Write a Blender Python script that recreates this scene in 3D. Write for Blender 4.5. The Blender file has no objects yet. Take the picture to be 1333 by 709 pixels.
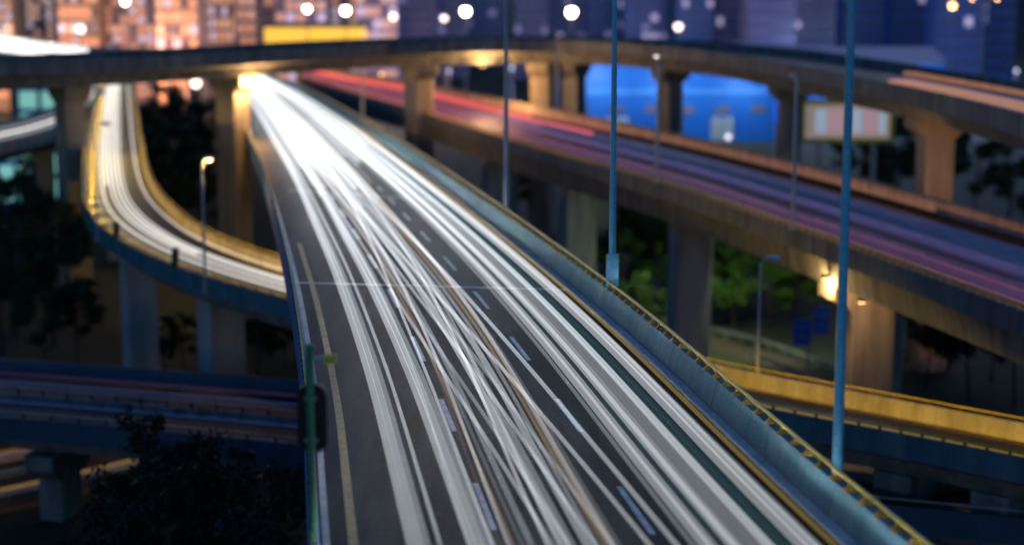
import bpy, math, random
from mathutils import Vector, Matrix
R = math.radians
random.seed(7)
scn = bpy.context.scene
COL = scn.collection

# ------------------------------------------------------------------ camera, sky, sun, exposure
F, CX, CY = 2377.0, 666.5, 354.5            # focal length and centre in the photograph's pixels
TH = math.atan(414 / F)                     # downward pitch
HC = 28.4                                   # camera height
cam_d = bpy.data.cameras.new('camera'); cam = bpy.data.objects.new('camera', cam_d); COL.objects.link(cam)
cam.location = (0, 0, HC); cam.rotation_euler = (R(90) - TH, 0, 0)
cam_d.sensor_width = 36; cam_d.lens = 36 * F / 1333
cam_d.clip_start = 0.5; cam_d.clip_end = 9000
cam_d.dof.use_dof = True; cam_d.dof.focus_distance = 62; cam_d.dof.aperture_fstop = 0.165
scn.camera = cam

w = bpy.data.worlds.new('World'); scn.world = w; w.use_nodes = True
wn = w.node_tree.nodes; wl = w.node_tree.links
bg = wn['Background']
sky = wn.new('ShaderNodeTexSky'); sky.sky_type = 'NISHITA'; sky.sun_disc = False
SUN_EL, SUN_ROT = R(4.0), R(200)
sky.sun_elevation = SUN_EL; sky.sun_rotation = SUN_ROT
sky.air_density = 1.0; sky.dust_density = 0.3; sky.ozone_density = 6.0
wl.new(sky.outputs[0], bg.inputs[0]); bg.inputs[1].default_value = 0.15
sd = bpy.data.lights.new('sun', 'SUN'); sd.energy = 0.30; sd.angle = R(40); sd.color = (0.8, 0.88, 1.0)
so = bpy.data.objects.new('sun', sd); COL.objects.link(so)
so.rotation_euler = (R(90) - SUN_EL - R(20), 0, -SUN_ROT)
scn.view_settings.view_transform = 'Standard'; scn.view_settings.look = 'None'
scn.view_settings.exposure = 0.25; scn.view_settings.gamma = 1
scn.render.engine = 'CYCLES'
cy = scn.cycles
cy.use_denoising = True
try: cy.denoiser = 'OPENIMAGEDENOISE'
except Exception: pass
cy.max_bounces = 5; cy.diffuse_bounces = 2; cy.glossy_bounces = 2
cy.transparent_max_bounces = 160; cy.volume_bounces = 0
cy.sample_clamp_indirect = 4
cy.caustics_reflective = False; cy.caustics_refractive = False

# ------------------------------------------------------------------ helpers
ct, st_ = math.cos(TH), math.sin(TH)
FWD = Vector((0, ct, -st_)); UPV = Vector((0, st_, ct))
def U(u, v, z):
    """world point at height z for the spot measured at (u, v) in the photograph"""
    d = FWD * F + Vector((1, 0, 0)) * (u - CX) - UPV * (v - CY)
    t = (z - HC) / d.z
    return Vector((d.x * t, d.y * t, z))
def D(u, v, Y):
    """world point at depth Y"""
    d = FWD * F + Vector((1, 0, 0)) * (u - CX) - UPV * (v - CY)
    t = Y / d.y
    return Vector((d.x * t, Y, HC + d.z * t))
def proj(p):
    q = p - Vector((0, 0, HC)); z = q.dot(FWD)
    return CX + F * q.x / z, CY - F * q.dot(UPV) / z

def ordinal(n):
    words = ['first','second','third','fourth','fifth','sixth','seventh','eighth','ninth','tenth','eleventh','twelfth']
    if n <= 12: return words[n-1]
    s = 'th' if 10 <= n % 100 <= 20 else {1:'st',2:'nd',3:'rd'}.get(n % 10, 'th')
    return f'{n}{s}'

def link(name, me, mat=None, parent=None):
    o = bpy.data.objects.new(name, me); COL.objects.link(o)
    if mat is not None and not me.materials: me.materials.append(mat)
    if parent is not None: o.parent = parent
    return o
def tag(o, label=None, cat=None, group=None, kind=None):
    if label: o['label'] = label
    if cat: o['category'] = cat
    if group: o['group'] = group
    if kind: o['kind'] = kind
    return o
def empty(name, loc=(0, 0, 0), rz=0):
    o = bpy.data.objects.new(name, None); COL.objects.link(o); o.location = loc; o.rotation_euler = (0, 0, rz)
    o.empty_display_size = 0.3
    return o
def copy_tree(o, parent=None):
    c = o.copy(); COL.objects.link(c)
    if parent is not None: c.parent = parent
    for ch in o.children: copy_tree(ch, c)
    return c

class MB:
    def __init__(s): s.v = []; s.f = []
    def quad(s, a, b, c, d):
        n = len(s.v); s.v += [a, b, c, d]; s.f.append((n, n+1, n+2, n+3))
    def box(s, c, sz, rz=0.0):
        cx, cy_, cz = c; hx, hy, hz = sz[0]/2, sz[1]/2, sz[2]/2; n = len(s.v)
        co, si = math.cos(rz), math.sin(rz)
        for dz in (-hz, hz):
            for dx, dy in ((-hx,-hy),(hx,-hy),(hx,hy),(-hx,hy)):
                s.v.append((cx+dx*co-dy*si, cy_+dx*si+dy*co, cz+dz))
        for q in ((3,2,1,0),(4,5,6,7),(0,1,5,4),(1,2,6,5),(2,3,7,6),(3,0,4,7)):
            s.f.append(tuple(n+i for i in q))
        return s
    def prism(s, loop0, loop1):
        n = len(s.v); k = len(loop0); s.v += [tuple(p) for p in loop0] + [tuple(p) for p in loop1]
        for i in range(k):
            j = (i+1) % k; s.f.append((n+i, n+j, n+k+j, n+k+i))
        s.f.append(tuple(n+i for i in reversed(range(k)))); s.f.append(tuple(n+k+i for i in range(k)))
        return s
    def tube(s, pts, rad, k=8):
        pts = [Vector(p) for p in pts]; rr = rad if isinstance(rad, (list, tuple)) else [rad]*len(pts)
        n0 = len(s.v)
        for i, p in enumerate(pts):
            t = (pts[min(i+1, len(pts)-1)] - pts[max(i-1, 0)]).normalized()
            a = t.cross(Vector((0, 0, 1)))
            if a.length < 1e-3: a = Vector((1, 0, 0))
            a.normalize(); b = t.cross(a)
            for j in range(k):
                g = 2*math.pi*j/k; q = p + (a*math.cos(g) + b*math.sin(g))*rr[i]; s.v.append(tuple(q))
        for i in range(len(pts)-1):
            for j in range(k):
                a0 = n0+i*k+j; a1 = n0+i*k+(j+1)%k; s.f.append((a0, a1, a1+k, a0+k))
        s.f.append(tuple(n0+j for j in reversed(range(k)))); m = n0+(len(pts)-1)*k; s.f.append(tuple(m+j for j in range(k)))
        return s
    def lathe(s, prof, k=16, c=(0, 0, 0)):
        n = len(s.v); m = len(prof)
        for (r, z) in prof:
            for j in range(k):
                g = 2*math.pi*j/k; s.v.append((c[0]+r*math.cos(g), c[1]+r*math.sin(g), c[2]+z))
        for i in range(m-1):
            for j in range(k):
                a = n+i*k+j; b = n+i*k+(j+1)%k; s.f.append((a, b, b+k, a+k))
        s.f.append(tuple(n+j for j in reversed(range(k)))); s.f.append(tuple(n+(m-1)*k+j for j in range(k)))
        return s
    def mesh(s, name, smooth=False):
        me = bpy.data.meshes.new(name); me.from_pydata([tuple(p) for p in s.v], [], s.f); me.update()
        if smooth:
            me.polygons.foreach_set('use_smooth', [True]*len(me.polygons))
            try: me.set_sharp_from_angle(angle=R(40))
            except Exception: pass
        return me
    def build(s, name, mat=None, parent=None, smooth=False):
        return link(name, s.mesh(name, smooth), mat, parent)

# ------------------------------------------------------------------ materials
def new_mat(name):
    m = bpy.data.materials.new(name); m.use_nodes = True
    return m, m.node_tree.nodes, m.node_tree.links, m.node_tree.nodes['Principled BSDF']
def noisy(name, c0, c1, scale=1.0, rough=0.75, stretch=(1, 1, 1), c2=None, bump=0.0, metal=0.0, spec=0.4, fine=12.0):
    m, n, l, p = new_mat(name)
    tc = n.new('ShaderNodeNewGeometry')
    mp = n.new('ShaderNodeMapping'); mp.inputs['Scale'].default_value = stretch
    l.new(tc.outputs['Position'], mp.inputs[0])
    nz = n.new('ShaderNodeTexNoise'); nz.inputs['Scale'].default_value = scale; nz.inputs['Detail'].default_value = 8; nz.inputs['Roughness'].default_value = 0.62
    l.new(mp.outputs[0], nz.inputs['Vector'])
    cr = n.new('ShaderNodeValToRGB'); e = cr.color_ramp.elements
    e[0].position = 0.32; e[0].color = (*c0, 1); e[1].position = 0.68; e[1].color = (*c1, 1)
    if c2: x = e.new(0.5); x.color = (*c2, 1)
    l.new(nz.outputs['Fac'], cr.inputs[0])
    n2 = n.new('ShaderNodeTexNoise'); n2.inputs['Scale'].default_value = fine; n2.inputs['Detail'].default_value = 4
    l.new(tc.outputs['Position'], n2.inputs['Vector'])
    mx = n.new('ShaderNodeMix'); mx.data_type = 'RGBA'; mx.blend_type = 'MULTIPLY'; mx.inputs[0].default_value = 0.5
    r2 = n.new('ShaderNodeMapRange'); r2.inputs[1].default_value = 0.3; r2.inputs[2].default_value = 0.7; r2.inputs[3].default_value = 0.55; r2.inputs[4].default_value = 1.3
    l.new(n2.outputs['Fac'], r2.inputs[0]); l.new(cr.outputs[0], mx.inputs[6]); l.new(r2.outputs[0], mx.inputs[7])
    l.new(mx.outputs[2], p.inputs['Base Color'])
    p.inputs['Roughness'].default_value = rough; p.inputs['Metallic'].default_value = metal
    p.inputs['Specular IOR Level'].default_value = spec
    if bump:
        b = n.new('ShaderNodeBump'); b.inputs['Strength'].default_value = bump; b.inputs['Distance'].default_value = 0.03
        l.new(n2.outputs['Fac'], b.inputs['Height']); l.new(b.outputs[0], p.inputs['Normal'])
    return m
def emit(name, col, k):
    m, n, l, p = new_mat(name)
    p.inputs['Base Color'].default_value = (*[min(1, c) for c in col], 1)
    p.inputs['Emission Color'].default_value = (*col, 1); p.inputs['Emission Strength'].default_value = k
    return m
def trail_mat(name, col, k, surf=0.02):
    """light seen through the length of air it crosses: a thin glowing sheath round a glowing volume"""
    m = bpy.data.materials.new(name); m.use_nodes = True; n = m.node_tree.nodes; l = m.node_tree.links
    n.clear(); out = n.new('ShaderNodeOutputMaterial')
    tr = n.new('ShaderNodeBsdfTransparent'); em = n.new('ShaderNodeEmission'); ad = n.new('ShaderNodeAddShader')
    em.inputs[0].default_value = (*col, 1); em.inputs[1].default_value = surf
    l.new(tr.outputs[0], ad.inputs[0]); l.new(em.outputs[0], ad.inputs[1]); l.new(ad.outputs[0], out.inputs['Surface'])
    ev = n.new('ShaderNodeEmission'); ev.inputs[0].default_value = (*col, 1); ev.inputs[1].default_value = k
    l.new(ev.outputs[0], out.inputs['Volume'])
    try: m.cycles.homogeneous_volume = True
    except Exception: pass
    return m

M = {}
M['asphalt'] = noisy('asphalt', (0.008, 0.009, 0.012), (0.042, 0.040, 0.037), 0.9, 0.6, (1.0, 0.07, 1), c2=(0.018, 0.019, 0.022), bump=0.3, fine=5, spec=0.06)
M['old_asphalt'] = noisy('old_asphalt', (0.035, 0.036, 0.04), (0.075, 0.07, 0.068), 0.3, 0.7, fine=5)
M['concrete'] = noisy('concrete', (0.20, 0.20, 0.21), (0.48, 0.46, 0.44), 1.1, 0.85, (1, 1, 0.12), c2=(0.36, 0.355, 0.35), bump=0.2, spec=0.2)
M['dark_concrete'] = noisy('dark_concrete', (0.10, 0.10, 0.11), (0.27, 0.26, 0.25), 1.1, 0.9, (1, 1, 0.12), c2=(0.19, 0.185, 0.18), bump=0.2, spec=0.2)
M['blue_concrete'] = noisy('blue_concrete', (0.05, 0.13, 0.17), (0.13, 0.21, 0.24), 0.9, 0.95, (1, 1, 0.15), c2=(0.08, 0.165, 0.205), bump=0.2, spec=0.08)
M['blue_paint'] = noisy('blue_paint', (0.03, 0.13, 0.28), (0.07, 0.22, 0.40), 0.5, 0.6, (1, 1, 0.3))
M['blue_paint_dim'] = noisy('dimmed_blue_paint', (0.012, 0.045, 0.085), (0.03, 0.08, 0.13), 0.5, 0.6, (1, 1, 0.3))  # blue wall paint darkened, putting the low viaduct's gloom into the colour
M['tan_concrete'] = noisy('tan_concrete', (0.22, 0.18, 0.14), (0.44, 0.37, 0.30), 1.1, 0.88, (1, 1, 0.12), c2=(0.34, 0.28, 0.22), bump=0.2, spec=0.15)
M['kerb'] = noisy('kerb', (0.52, 0.50, 0.46), (0.80, 0.77, 0.72), 1.2, 0.85)
M['yellow_paint'] = noisy('yellow_paint', (0.66, 0.42, 0.04), (0.86, 0.58, 0.07), 1.5, 0.5)
M['ochre_paint'] = noisy('ochre_paint', (0.22, 0.13, 0.03), (0.40, 0.24, 0.05), 1.5, 0.6)
M['line_white'] = noisy('line_white', (0.34, 0.38, 0.42), (0.68, 0.70, 0.72), 2.0, 0.7)
M['line_yellow'] = noisy('line_yellow', (0.48, 0.28, 0.10), (0.74, 0.48, 0.19), 2.0, 0.7)
M['pole_blue'] = noisy('pole_blue', (0.10, 0.46, 0.62), (0.16, 0.58, 0.74), 0.8, 0.4, spec=0.5)
M['pole_grey'] = noisy('pole_grey', (0.34, 0.36, 0.40), (0.52, 0.54, 0.58), 0.8, 0.45)
M['pole_green'] = noisy('pole_green', (0.02, 0.16, 0.08), (0.06, 0.30, 0.15), 0.8, 0.3, spec=0.6)
M['black'] = noisy('black_metal', (0.006, 0.006, 0.007), (0.014, 0.014, 0.016), 2, 0.5)
M['lime'] = noisy('lime_plastic', (0.35, 0.42, 0.03), (0.5, 0.55, 0.05), 3, 0.5)
M['steel'] = noisy('steel', (0.25, 0.26, 0.28), (0.45, 0.46, 0.48), 1, 0.45, metal=0.4)
M['sign_blue'] = noisy('sign_blue', (0.03, 0.18, 0.80), (0.04, 0.22, 0.88), 2, 0.45)
M['sign_white'] = noisy('sign_white', (0.7, 0.7, 0.7), (0.8, 0.8, 0.8), 2, 0.5)
M['bark'] = noisy('bark', (0.03, 0.022, 0.016), (0.07, 0.05, 0.035), 4, 0.9)
M['grass'] = noisy('ground_cover', (0.014, 0.020, 0.010), (0.05, 0.06, 0.03), 0.06, 0.95, c2=(0.025, 0.035, 0.016), fine=1.5)
M['hill'] = noisy('hill_cover', (0.012, 0.022, 0.03), (0.045, 0.06, 0.06), 0.03, 0.95, fine=0.3)
M['earth'] = noisy('earth_verge', (0.05, 0.035, 0.025), (0.12, 0.085, 0.06), 0.5, 0.95)
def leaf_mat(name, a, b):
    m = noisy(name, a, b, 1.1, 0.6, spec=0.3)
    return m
M['leaf_lit'] = leaf_mat('leaf_lit_green', (0.018, 0.06, 0.010), (0.10, 0.22, 0.03))  # foliage copies
M['leaf_shaded'] = leaf_mat('leaf_shaded', (0.012, 0.030, 0.012), (0.035, 0.065, 0.022))
M['leaf_near_shaded'] = leaf_mat('leaf_near_shaded', (0.006, 0.012, 0.007), (0.018, 0.030, 0.014))
M['blue_cladding'] = noisy('blue_cladding', (0.008, 0.13, 0.56), (0.02, 0.2, 0.70), 0.05, 0.5, (1, 1, 0.4))
M['blue_trim'] = noisy('blue_trim', (0.06, 0.26, 0.70), (0.10, 0.34, 0.78), 0.2, 0.5)
M['blue_roof'] = noisy('blue_roof', (0.02, 0.14, 0.45), (0.04, 0.2, 0.55), 0.05, 0.5)
M['win_warm'] = emit('lit_window_warm', (1.0, 0.62, 0.44), 0.32)
M['win_orange'] = emit('lit_window_orange', (1.0, 0.50, 0.30), 0.29)
M['win_white'] = emit('lit_window_white', (0.9, 0.76, 0.95), 0.34)
M['win_dim'] = emit('lit_window_dim', (0.55, 0.45, 0.75), 0.22)
M['win_teal'] = emit('lit_window_teal', (0.30, 0.75, 0.65), 0.5)
M['win_dark'] = noisy('dark_window', (0.14, 0.13, 0.22), (0.24, 0.21, 0.32), 1, 0.25, spec=0.5)
M['facade_a'] = noisy('facade_mauve', (0.30, 0.24, 0.36), (0.46, 0.38, 0.50), 0.2, 0.8)
M['facade_b'] = noisy('facade_blue', (0.09, 0.20, 0.52), (0.18, 0.30, 0.66), 0.2, 0.8)
M['facade_c'] = noisy('facade_tan', (0.42, 0.30, 0.22), (0.60, 0.45, 0.34), 0.2, 0.8)
M['lamp_on'] = emit('sodium_lens', (1.0, 0.66, 0.32), 20)
M['lamp_white'] = emit('white_lens', (1.0, 0.86, 0.66), 16)
M['lamp_soft'] = emit('soft_lens', (1.0, 0.78, 0.70), 3.6)
M['lamp_faint'] = emit('faint_lens', (0.9, 0.85, 1.0), 1.5)
M['lamp_added'] = emit('added_wall_lamp_lens', (1.0, 0.55, 0.08), 6)  # lens of the lamps added inside the ramp wall
M['lamp_small'] = emit('small_sodium_lens', (1.0, 0.55, 0.20), 7)
M['lamp_off'] = noisy('lens_unlit', (0.55, 0.55, 0.6), (0.65, 0.65, 0.7), 2, 0.3)
M['canopy_lit'] = emit('lit_yellow_fascia', (1.0, 0.55, 0.06), 0.9)
M['panel_pink'] = emit('billboard_pink', (0.72, 0.42, 0.46), 0.35)
M['panel_white'] = emit('billboard_white', (0.55, 0.62, 0.78), 0.38)
M['panel_cream'] = emit('billboard_cream', (0.62, 0.48, 0.36), 0.25)
K = 0.062
M['t_white'] = trail_mat('trail_white', (0.90, 0.95, 1.0), K)
M['t_soft'] = trail_mat('trail_soft_white', (0.86, 0.93, 1.0), K*0.5)
M['t_faint'] = trail_mat('trail_faint_white', (0.86, 0.93, 1.0), K*0.22, 0.01)
M['t_amber'] = trail_mat('trail_amber', (1.0, 0.62, 0.25), K*0.40)
M['t_brown'] = trail_mat('trail_brown', (0.8, 0.42, 0.28), K*0.2, 0.01)
M['t_teal'] = trail_mat('trail_teal', (0.22, 0.75, 0.80), K*0.10, 0.004)
M['t_yellow'] = trail_mat('trail_yellow', (1.0, 0.66, 0.12), K*0.5)
M['t_ramp'] = trail_mat('trail_ramp_white', (1.0, 0.95, 0.88), K*2.2)
M['t_red'] = trail_mat('trail_red', (1.0, 0.13, 0.09), 0.075, 0.008)
M['t_pink'] = trail_mat('trail_pink', (1.0, 0.20, 0.30), 0.020, 0.004)
M['t_orange'] = trail_mat('trail_orange', (1.0, 0.42, 0.18), 0.028, 0.006)
M['t_purple'] = trail_mat('trail_purple', (0.45, 0.18, 0.60), 0.009, 0.003)
M['t_blue'] = trail_mat('trail_blue', (0.10, 0.22, 0.75), 0.016, 0.006)
M['t_far'] = trail_mat('trail_far_white', (1.0, 0.96, 0.92), 0.10)

# ------------------------------------------------------------------ roads as swept sections
def catmull(P, k=8):
    out = []
    n = len(P)
    for i in range(n-1):
        p0 = P[i-1] if i > 0 else P[i]*2 - P[i+1]
        p1, p2 = P[i], P[i+1]
        p3 = P[i+2] if i+2 < n else P[i+1]*2 - P[i]
        d0 = max((p1-p0).length, 1e-3)**0.5; d1 = max((p2-p1).length, 1e-3)**0.5; d2 = max((p3-p2).length, 1e-3)**0.5
        m1 = (p1-p0)/d0 - (p2-p0)/(d0+d1) + (p2-p1)/d1
        m2 = (p2-p1)/d1 - (p3-p1)/(d1+d2) + (p3-p2)/d2
        m1 = m1*d1; m2 = m2*d1
        for j in range(k):
            t = j/k; t2 = t*t; t3 = t2*t
            out.append(p1*(2*t3-3*t2+1) + m1*(t3-2*t2+t) + p2*(-2*t3+3*t2) + m2*(t3-t2))
    out.append(P[-1].copy())
    return out
class Road:
    """left and right edges of a deck, resampled every few metres"""
    def __init__(s, Lc, Rc, step=2.5, smooth=3):
        A, B = catmull(Lc, 10), catmull(Rc, 10)
        mids = [(a+b)/2 for a, b in zip(A, B)]
        cum = [0]
        for i in range(1, len(mids)): cum.append(cum[-1] + (mids[i]-mids[i-1]).length)
        n = max(2, int(cum[-1]/step)); s.L = []; s.Rt = []
        k = 0
        for i in range(n+1):
            d = cum[-1]*i/n
            while k < len(cum)-2 and cum[k+1] < d: k += 1
            t = (d-cum[k])/max(cum[k+1]-cum[k], 1e-6)
            s.L.append(A[k].lerp(A[k+1], t)); s.Rt.append(B[k].lerp(B[k+1], t))
        for _ in range(smooth):
            for arr in (s.L, s.Rt):
                c = [p.copy() for p in arr]
                for i in range(1, len(arr)-1): arr[i] = (c[i-1] + c[i]*2 + c[i+1])/4
        s.n = n+1; s.len = cum[-1]; s.ds = cum[-1]/n
        s.N = []; s.W = []
        for a, b in zip(s.L, s.Rt):
            d = b-a; d.z = 0; s.W.append(d.length); s.N.append(d.normalized())
    def at(s, i, a, off=0.0, dz=0.0):
        i0 = min(int(i), s.n-2); t = i-i0
        p = s._p(i0, a, off).lerp(s._p(i0+1, a, off), t); p.z += dz
        return p
    def _p(s, i, a, off): return s.L[i] + (s.Rt[i]-s.L[i])*a + s.N[i]*off
    def dirv(s, i):
        i0 = min(max(int(i), 0), s.n-2)
        return (((s.L[i0+1]+s.Rt[i0+1]) - (s.L[i0]+s.Rt[i0]))/2).normalized()
    def sweep(s, mb, prof, i0=0, i1=None, cap=True):
        i1 = s.n-1 if i1 is None else i1
        idx = [i0]; k = math.floor(i0)+1
        while k < i1 - 1e-6: idx.append(k); k += 1
        idx.append(i1)
        n0 = len(mb.v); m = len(prof)
        for i in idx:
            for q in prof:
                mb.v.append(tuple(s.at(i, q[0], q[1], q[2])))
        for r in range(len(idx)-1):
            for j in range(m):
                a0 = n0+r*m+j; a1 = n0+r*m+(j+1) % m
                mb.f.append((a0, a1, a1+m, a0+m))
        if cap:
            mb.f.append(tuple(n0+j for j in range(m))[::-1]); e = n0+(len(idx)-1)*m
            mb.f.append(tuple(e+j for j in range(m)))
        return mb
    def station_at_u(s, u, a=0.5, y_lo=0, y_hi=1e9):
        best = None
        for i in range(s.n):
            p = s._p(i, a, 0)
            if not (y_lo <= p.y <= y_hi) or p.y < 5: continue
            e = abs(proj(p)[0]-u)
            if best is None or e < best[0]: best = (e, i)
        return best[1]
def bx(a, o0, o1, z0, z1): return [(a, o0, z0), (a, o1, z0), (a, o1, z1), (a, o0, z1)]

GZ = -5.0
def pier(parent, road, i, a, width, depth, ztop, mat, cap=0.0, zbot=GZ, shift=0.0):
    """a column with chamfered corners, and a flared crosshead when cap > 0"""
    p = road.at(i, a, shift); d = road.dirv(i); rz = math.atan2(d.y, d.x) - math.pi/2
    ex = Vector((math.cos(rz), math.sin(rz), 0)); ey = Vector((-math.sin(rz), math.cos(rz), 0))
    def loop(wd, dp, z, ch=0.12):
        hx, hy = wd/2, dp/2
        pts = [(-hx+ch,-hy),(hx-ch,-hy),(hx,-hy+ch),(hx,hy-ch),(hx-ch,hy),(-hx+ch,hy),(-hx,hy-ch),(-hx,-hy+ch)]
        return [Vector((p.x, p.y, z)) + ex*x + ey*y for x, y in pts]
    mb = MB()
    zc = ztop - (1.7 if cap else 0)
    mb.prism(loop(width, depth, zbot), loop(width, depth, zc))
    o = mb.build('pier', mat, parent)
    if cap:
        mb = MB(); mb.prism(loop(width+0.1, depth+0.1, zc-0.003), loop(width+cap, depth+0.3, zc+0.8)); 
        mb.prism(loop(width+cap, depth+0.3, zc+0.803), loop(width+cap, depth+0.3, ztop))
        mb.build('pier_cap', mat, o)
    return o

def girder(mb, road, depth=1.9, inset=0.2, i0=0, i1=None, slab=0.30, over=0.0):
    """closed section: slab with tapering cantilevers and a box below"""
    prof = [(0, -over, -0.004), (0, -over, -slab), (inset, -0.4, -slab-0.35), (inset, 0.25, -depth), (1-inset, -0.25, -depth), (1-inset, 0.4, -slab-0.35), (1, over, -slab), (1, over, -0.004)]
    road.sweep(mb, prof, i0, i1)
    return mb

post_mesh_cache = {}
def rail_posts(parent, road, a, off, z0, z1, spacing, mat, i0, i1, name='post', size=0.07, flare=0.16, limit=100):
    """railing posts with flared feet: each a part of the railing; past the limit the rest is one mesh"""
    key = (round(z1-z0, 2), size, flare, mat.name)
    if key not in post_mesh_cache:
        h = z1-z0; mb = MB()
        def lp(s, z): return [Vector((-s/2, -s/2, z)), Vector((s/2, -s/2, z)), Vector((s/2, s/2, z)), Vector((-s/2, s/2, z))]
        mb.prism(lp(flare, 0), lp(size, h*0.55)); mb.prism(lp(size, h*0.553), lp(size, h))
        me = mb.mesh(name); me.materials.append(mat); post_mesh_cache[key] = me
    me = post_mesh_cache[key]
    step = spacing/road.ds; i = i0; k = 0; rest = MB()
    while i < i1:
        p = road.at(i, a, off, z0); d = road.dirv(i); rz = math.atan2(d.y, d.x)
        if k < limit:
            o = bpy.data.objects.new(name, me); COL.objects.link(o); o.parent = parent; o.location = p; o.rotation_euler = (0, 0, rz)
        else:
            rest.box((p.x, p.y, p.z+(z1-z0)/2), (size, size, z1-z0), rz)
        i += step; k += 1
    if rest.v:
        o = rest.build('distant_post', mat, parent); o['kind'] = 'stuff'

# ------------------------------------------------------------------ ground, hills
mb = MB(); S = 7000
mb.quad((-S, -S, GZ), (S, -S, GZ), (S, S, GZ), (-S, S, GZ))
tag(mb.build('ground', M['grass']), kind='structure')

# ------------------------------------------------------------------ main viaduct
def zmain(Y):
    t = min(max((Y-75)/150, 0), 1); return 14 - 5.5*t*t*(3-2*t)
def Umain(u, v, dz):
    z = 14
    for _ in range(30):
        p = U(u, v, z+dz); z = 0.5*z + 0.5*zmain(p.y)
    p.z = z; return p
left_px = [(402,709),(398,600),(394,490),(386,425),(374,345),(360,285),(345,228),(327,183),(312,146),(300,112),(296,96),(292,85)]
right_px = [(1218,709),(1090,607),(935,477),(855,411),(770,347),(685,287),(612,239),(535,190),(462,147),(400,115),(362,100),(336,89)]
Lc = [Umain(u, v, 1.0) for u, v in left_px]; Rc = [Umain(u, v, 1.28) for u, v in right_px]
def extend(P, d):
    t = (P[0]-P[1]).normalized(); t.z = 0; P.insert(0, P[0] + t*d)
extend(Lc, 18); extend(Rc, 18)
main = Road(Lc, Rc, 2.5, 4)
mv = empty('viaduct', main.at(0, 0.5)); mv.location = (0, 0, 0)
tag(mv, 'wide curving main viaduct carrying the dense white light streaks towards the viewer', 'viaduct')
WL, WR = 0.40, 0.45
main.sweep(MB(), [(0, WL, 0), (1, -WR, 0), (1, -WR, -0.12), (0, WL, -0.12)]) 
mb = MB(); main.sweep(mb, [(0, 0.0, -0.12), (0, 0.0, 0), (1, 0.0, 0), (1, 0, -0.12)]); mb.build('road_surface', M['asphalt'], mv)
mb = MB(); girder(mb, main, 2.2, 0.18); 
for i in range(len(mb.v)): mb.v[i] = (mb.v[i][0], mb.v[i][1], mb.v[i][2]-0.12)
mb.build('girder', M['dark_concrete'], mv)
mb = MB(); main.sweep(mb, [(1, -WR, 0.003), (1, 0.02, -0.42), (1, 0.02, 1.0), (1, -0.22, 1.0), (1, -0.27, 0.85)]); rp = mb.build('parapet', M['blue_concrete'], mv)
rp['label'] = 'pale blue concrete parapet with stains'
mb = MB(); main.sweep(mb, [(0, WL-0.1, 0.003), (0, 0.24, 0.75), (0, 0.20, 0.92), (0, -0.02, 0.92), (0, -0.02, -0.42)]); mb.build('parapet', M['blue_paint'], mv)
mb = MB(); i = 3.0
while i < main.n-8:
    main.sweep(mb, [(1, -WR-0.003, 0.02), (1, -0.275, 0.85), (1, -0.223, 1.003), (1, -0.02, 1.003), (1, -0.02, 1.0), (1, -0.20, 0.98), (1, -0.25, 0.84), (1, -WR+0.03, 0.02)], i, i+0.016); i += 5.5/main.ds
mb.build('panel_joint', M['black'], rp)
mb = MB(); main.sweep(mb, bx(1, -WR-0.32, -WR-0.004, 0.002, 0.13)); mb.build('kerb', M['kerb'], mv)
mb = MB(); main.sweep(mb, bx(0, WL-0.05, WL+0.14, 0.002, 0.16)); mb.build('kerb', M['kerb'], mv)
rl = MB(); main.sweep(rl, bx(1, -0.14, -0.06, 1.21, 1.28)); rl = rl.build('railing', M['yellow_paint'], mv)
rail_posts(rl, main, 1, -0.10, 0.999, 1.21, 1.1, M['ochre_paint'], 1, main.n-2, flare=0.34, size=0.10)
rl = MB(); main.sweep(rl, bx(0, 0.05, 0.12, 1.11, 1.17)); rl = rl.build('railing', M['yellow_paint'], mv)
rail_posts(rl, main, 0, 0.085, 0.919, 1.11, 0.9, M['black'], 1, main.n-2, flare=0.16, size=0.10)
# markings
mb = MB(); main.sweep(mb, bx(1, -WR-0.90, -WR-0.74, 0.001, 0.006)); mb.build('edge_line', M['line_yellow'], mv)
mb = MB(); main.sweep(mb, bx(0, WL+0.62, WL+0.86, 0.001, 0.006)); mb.build('edge_line', M['line_yellow'], mv)
for s in (0.34, 0.625):
    i = 1.0
    while i < 42:
        mb = MB(); main.sweep(mb, bx(s, -0.08, 0.08, 0.001, 0.006), i, i+4.2/main.ds); mb.build('lane_dash', M['line_white'], mv)
        i += 10.0/main.ds
for yj in (79, 118):
    mb = MB(); i = 0
    for k in range(main.n):
        if main.at(k, 0.5).y > yj: i = k; break
    main.sweep(mb, [(0, WL, 0.001), (1, -WR, 0.001), (1, -WR, 0.009), (0, WL, 0.009)], i, i+0.10); mb.build('expansion_joint', M['kerb'], mv)
for Y in (98, 128, 158, 190):
    i = min(range(main.n), key=lambda k: abs(main.at(k, 0.5).y-Y))
    zt = main.at(i, 0.5).z - 2.33
    pier(mv, main, i, 0.30, 2.2, 2.2, zt, M['tan_concrete'] if Y > 140 else M['dark_concrete'], 1.6)
    pier(mv, main, i, 0.72, 2.2, 2.2, zt, M['dark_concrete'], 1.6)

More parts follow.
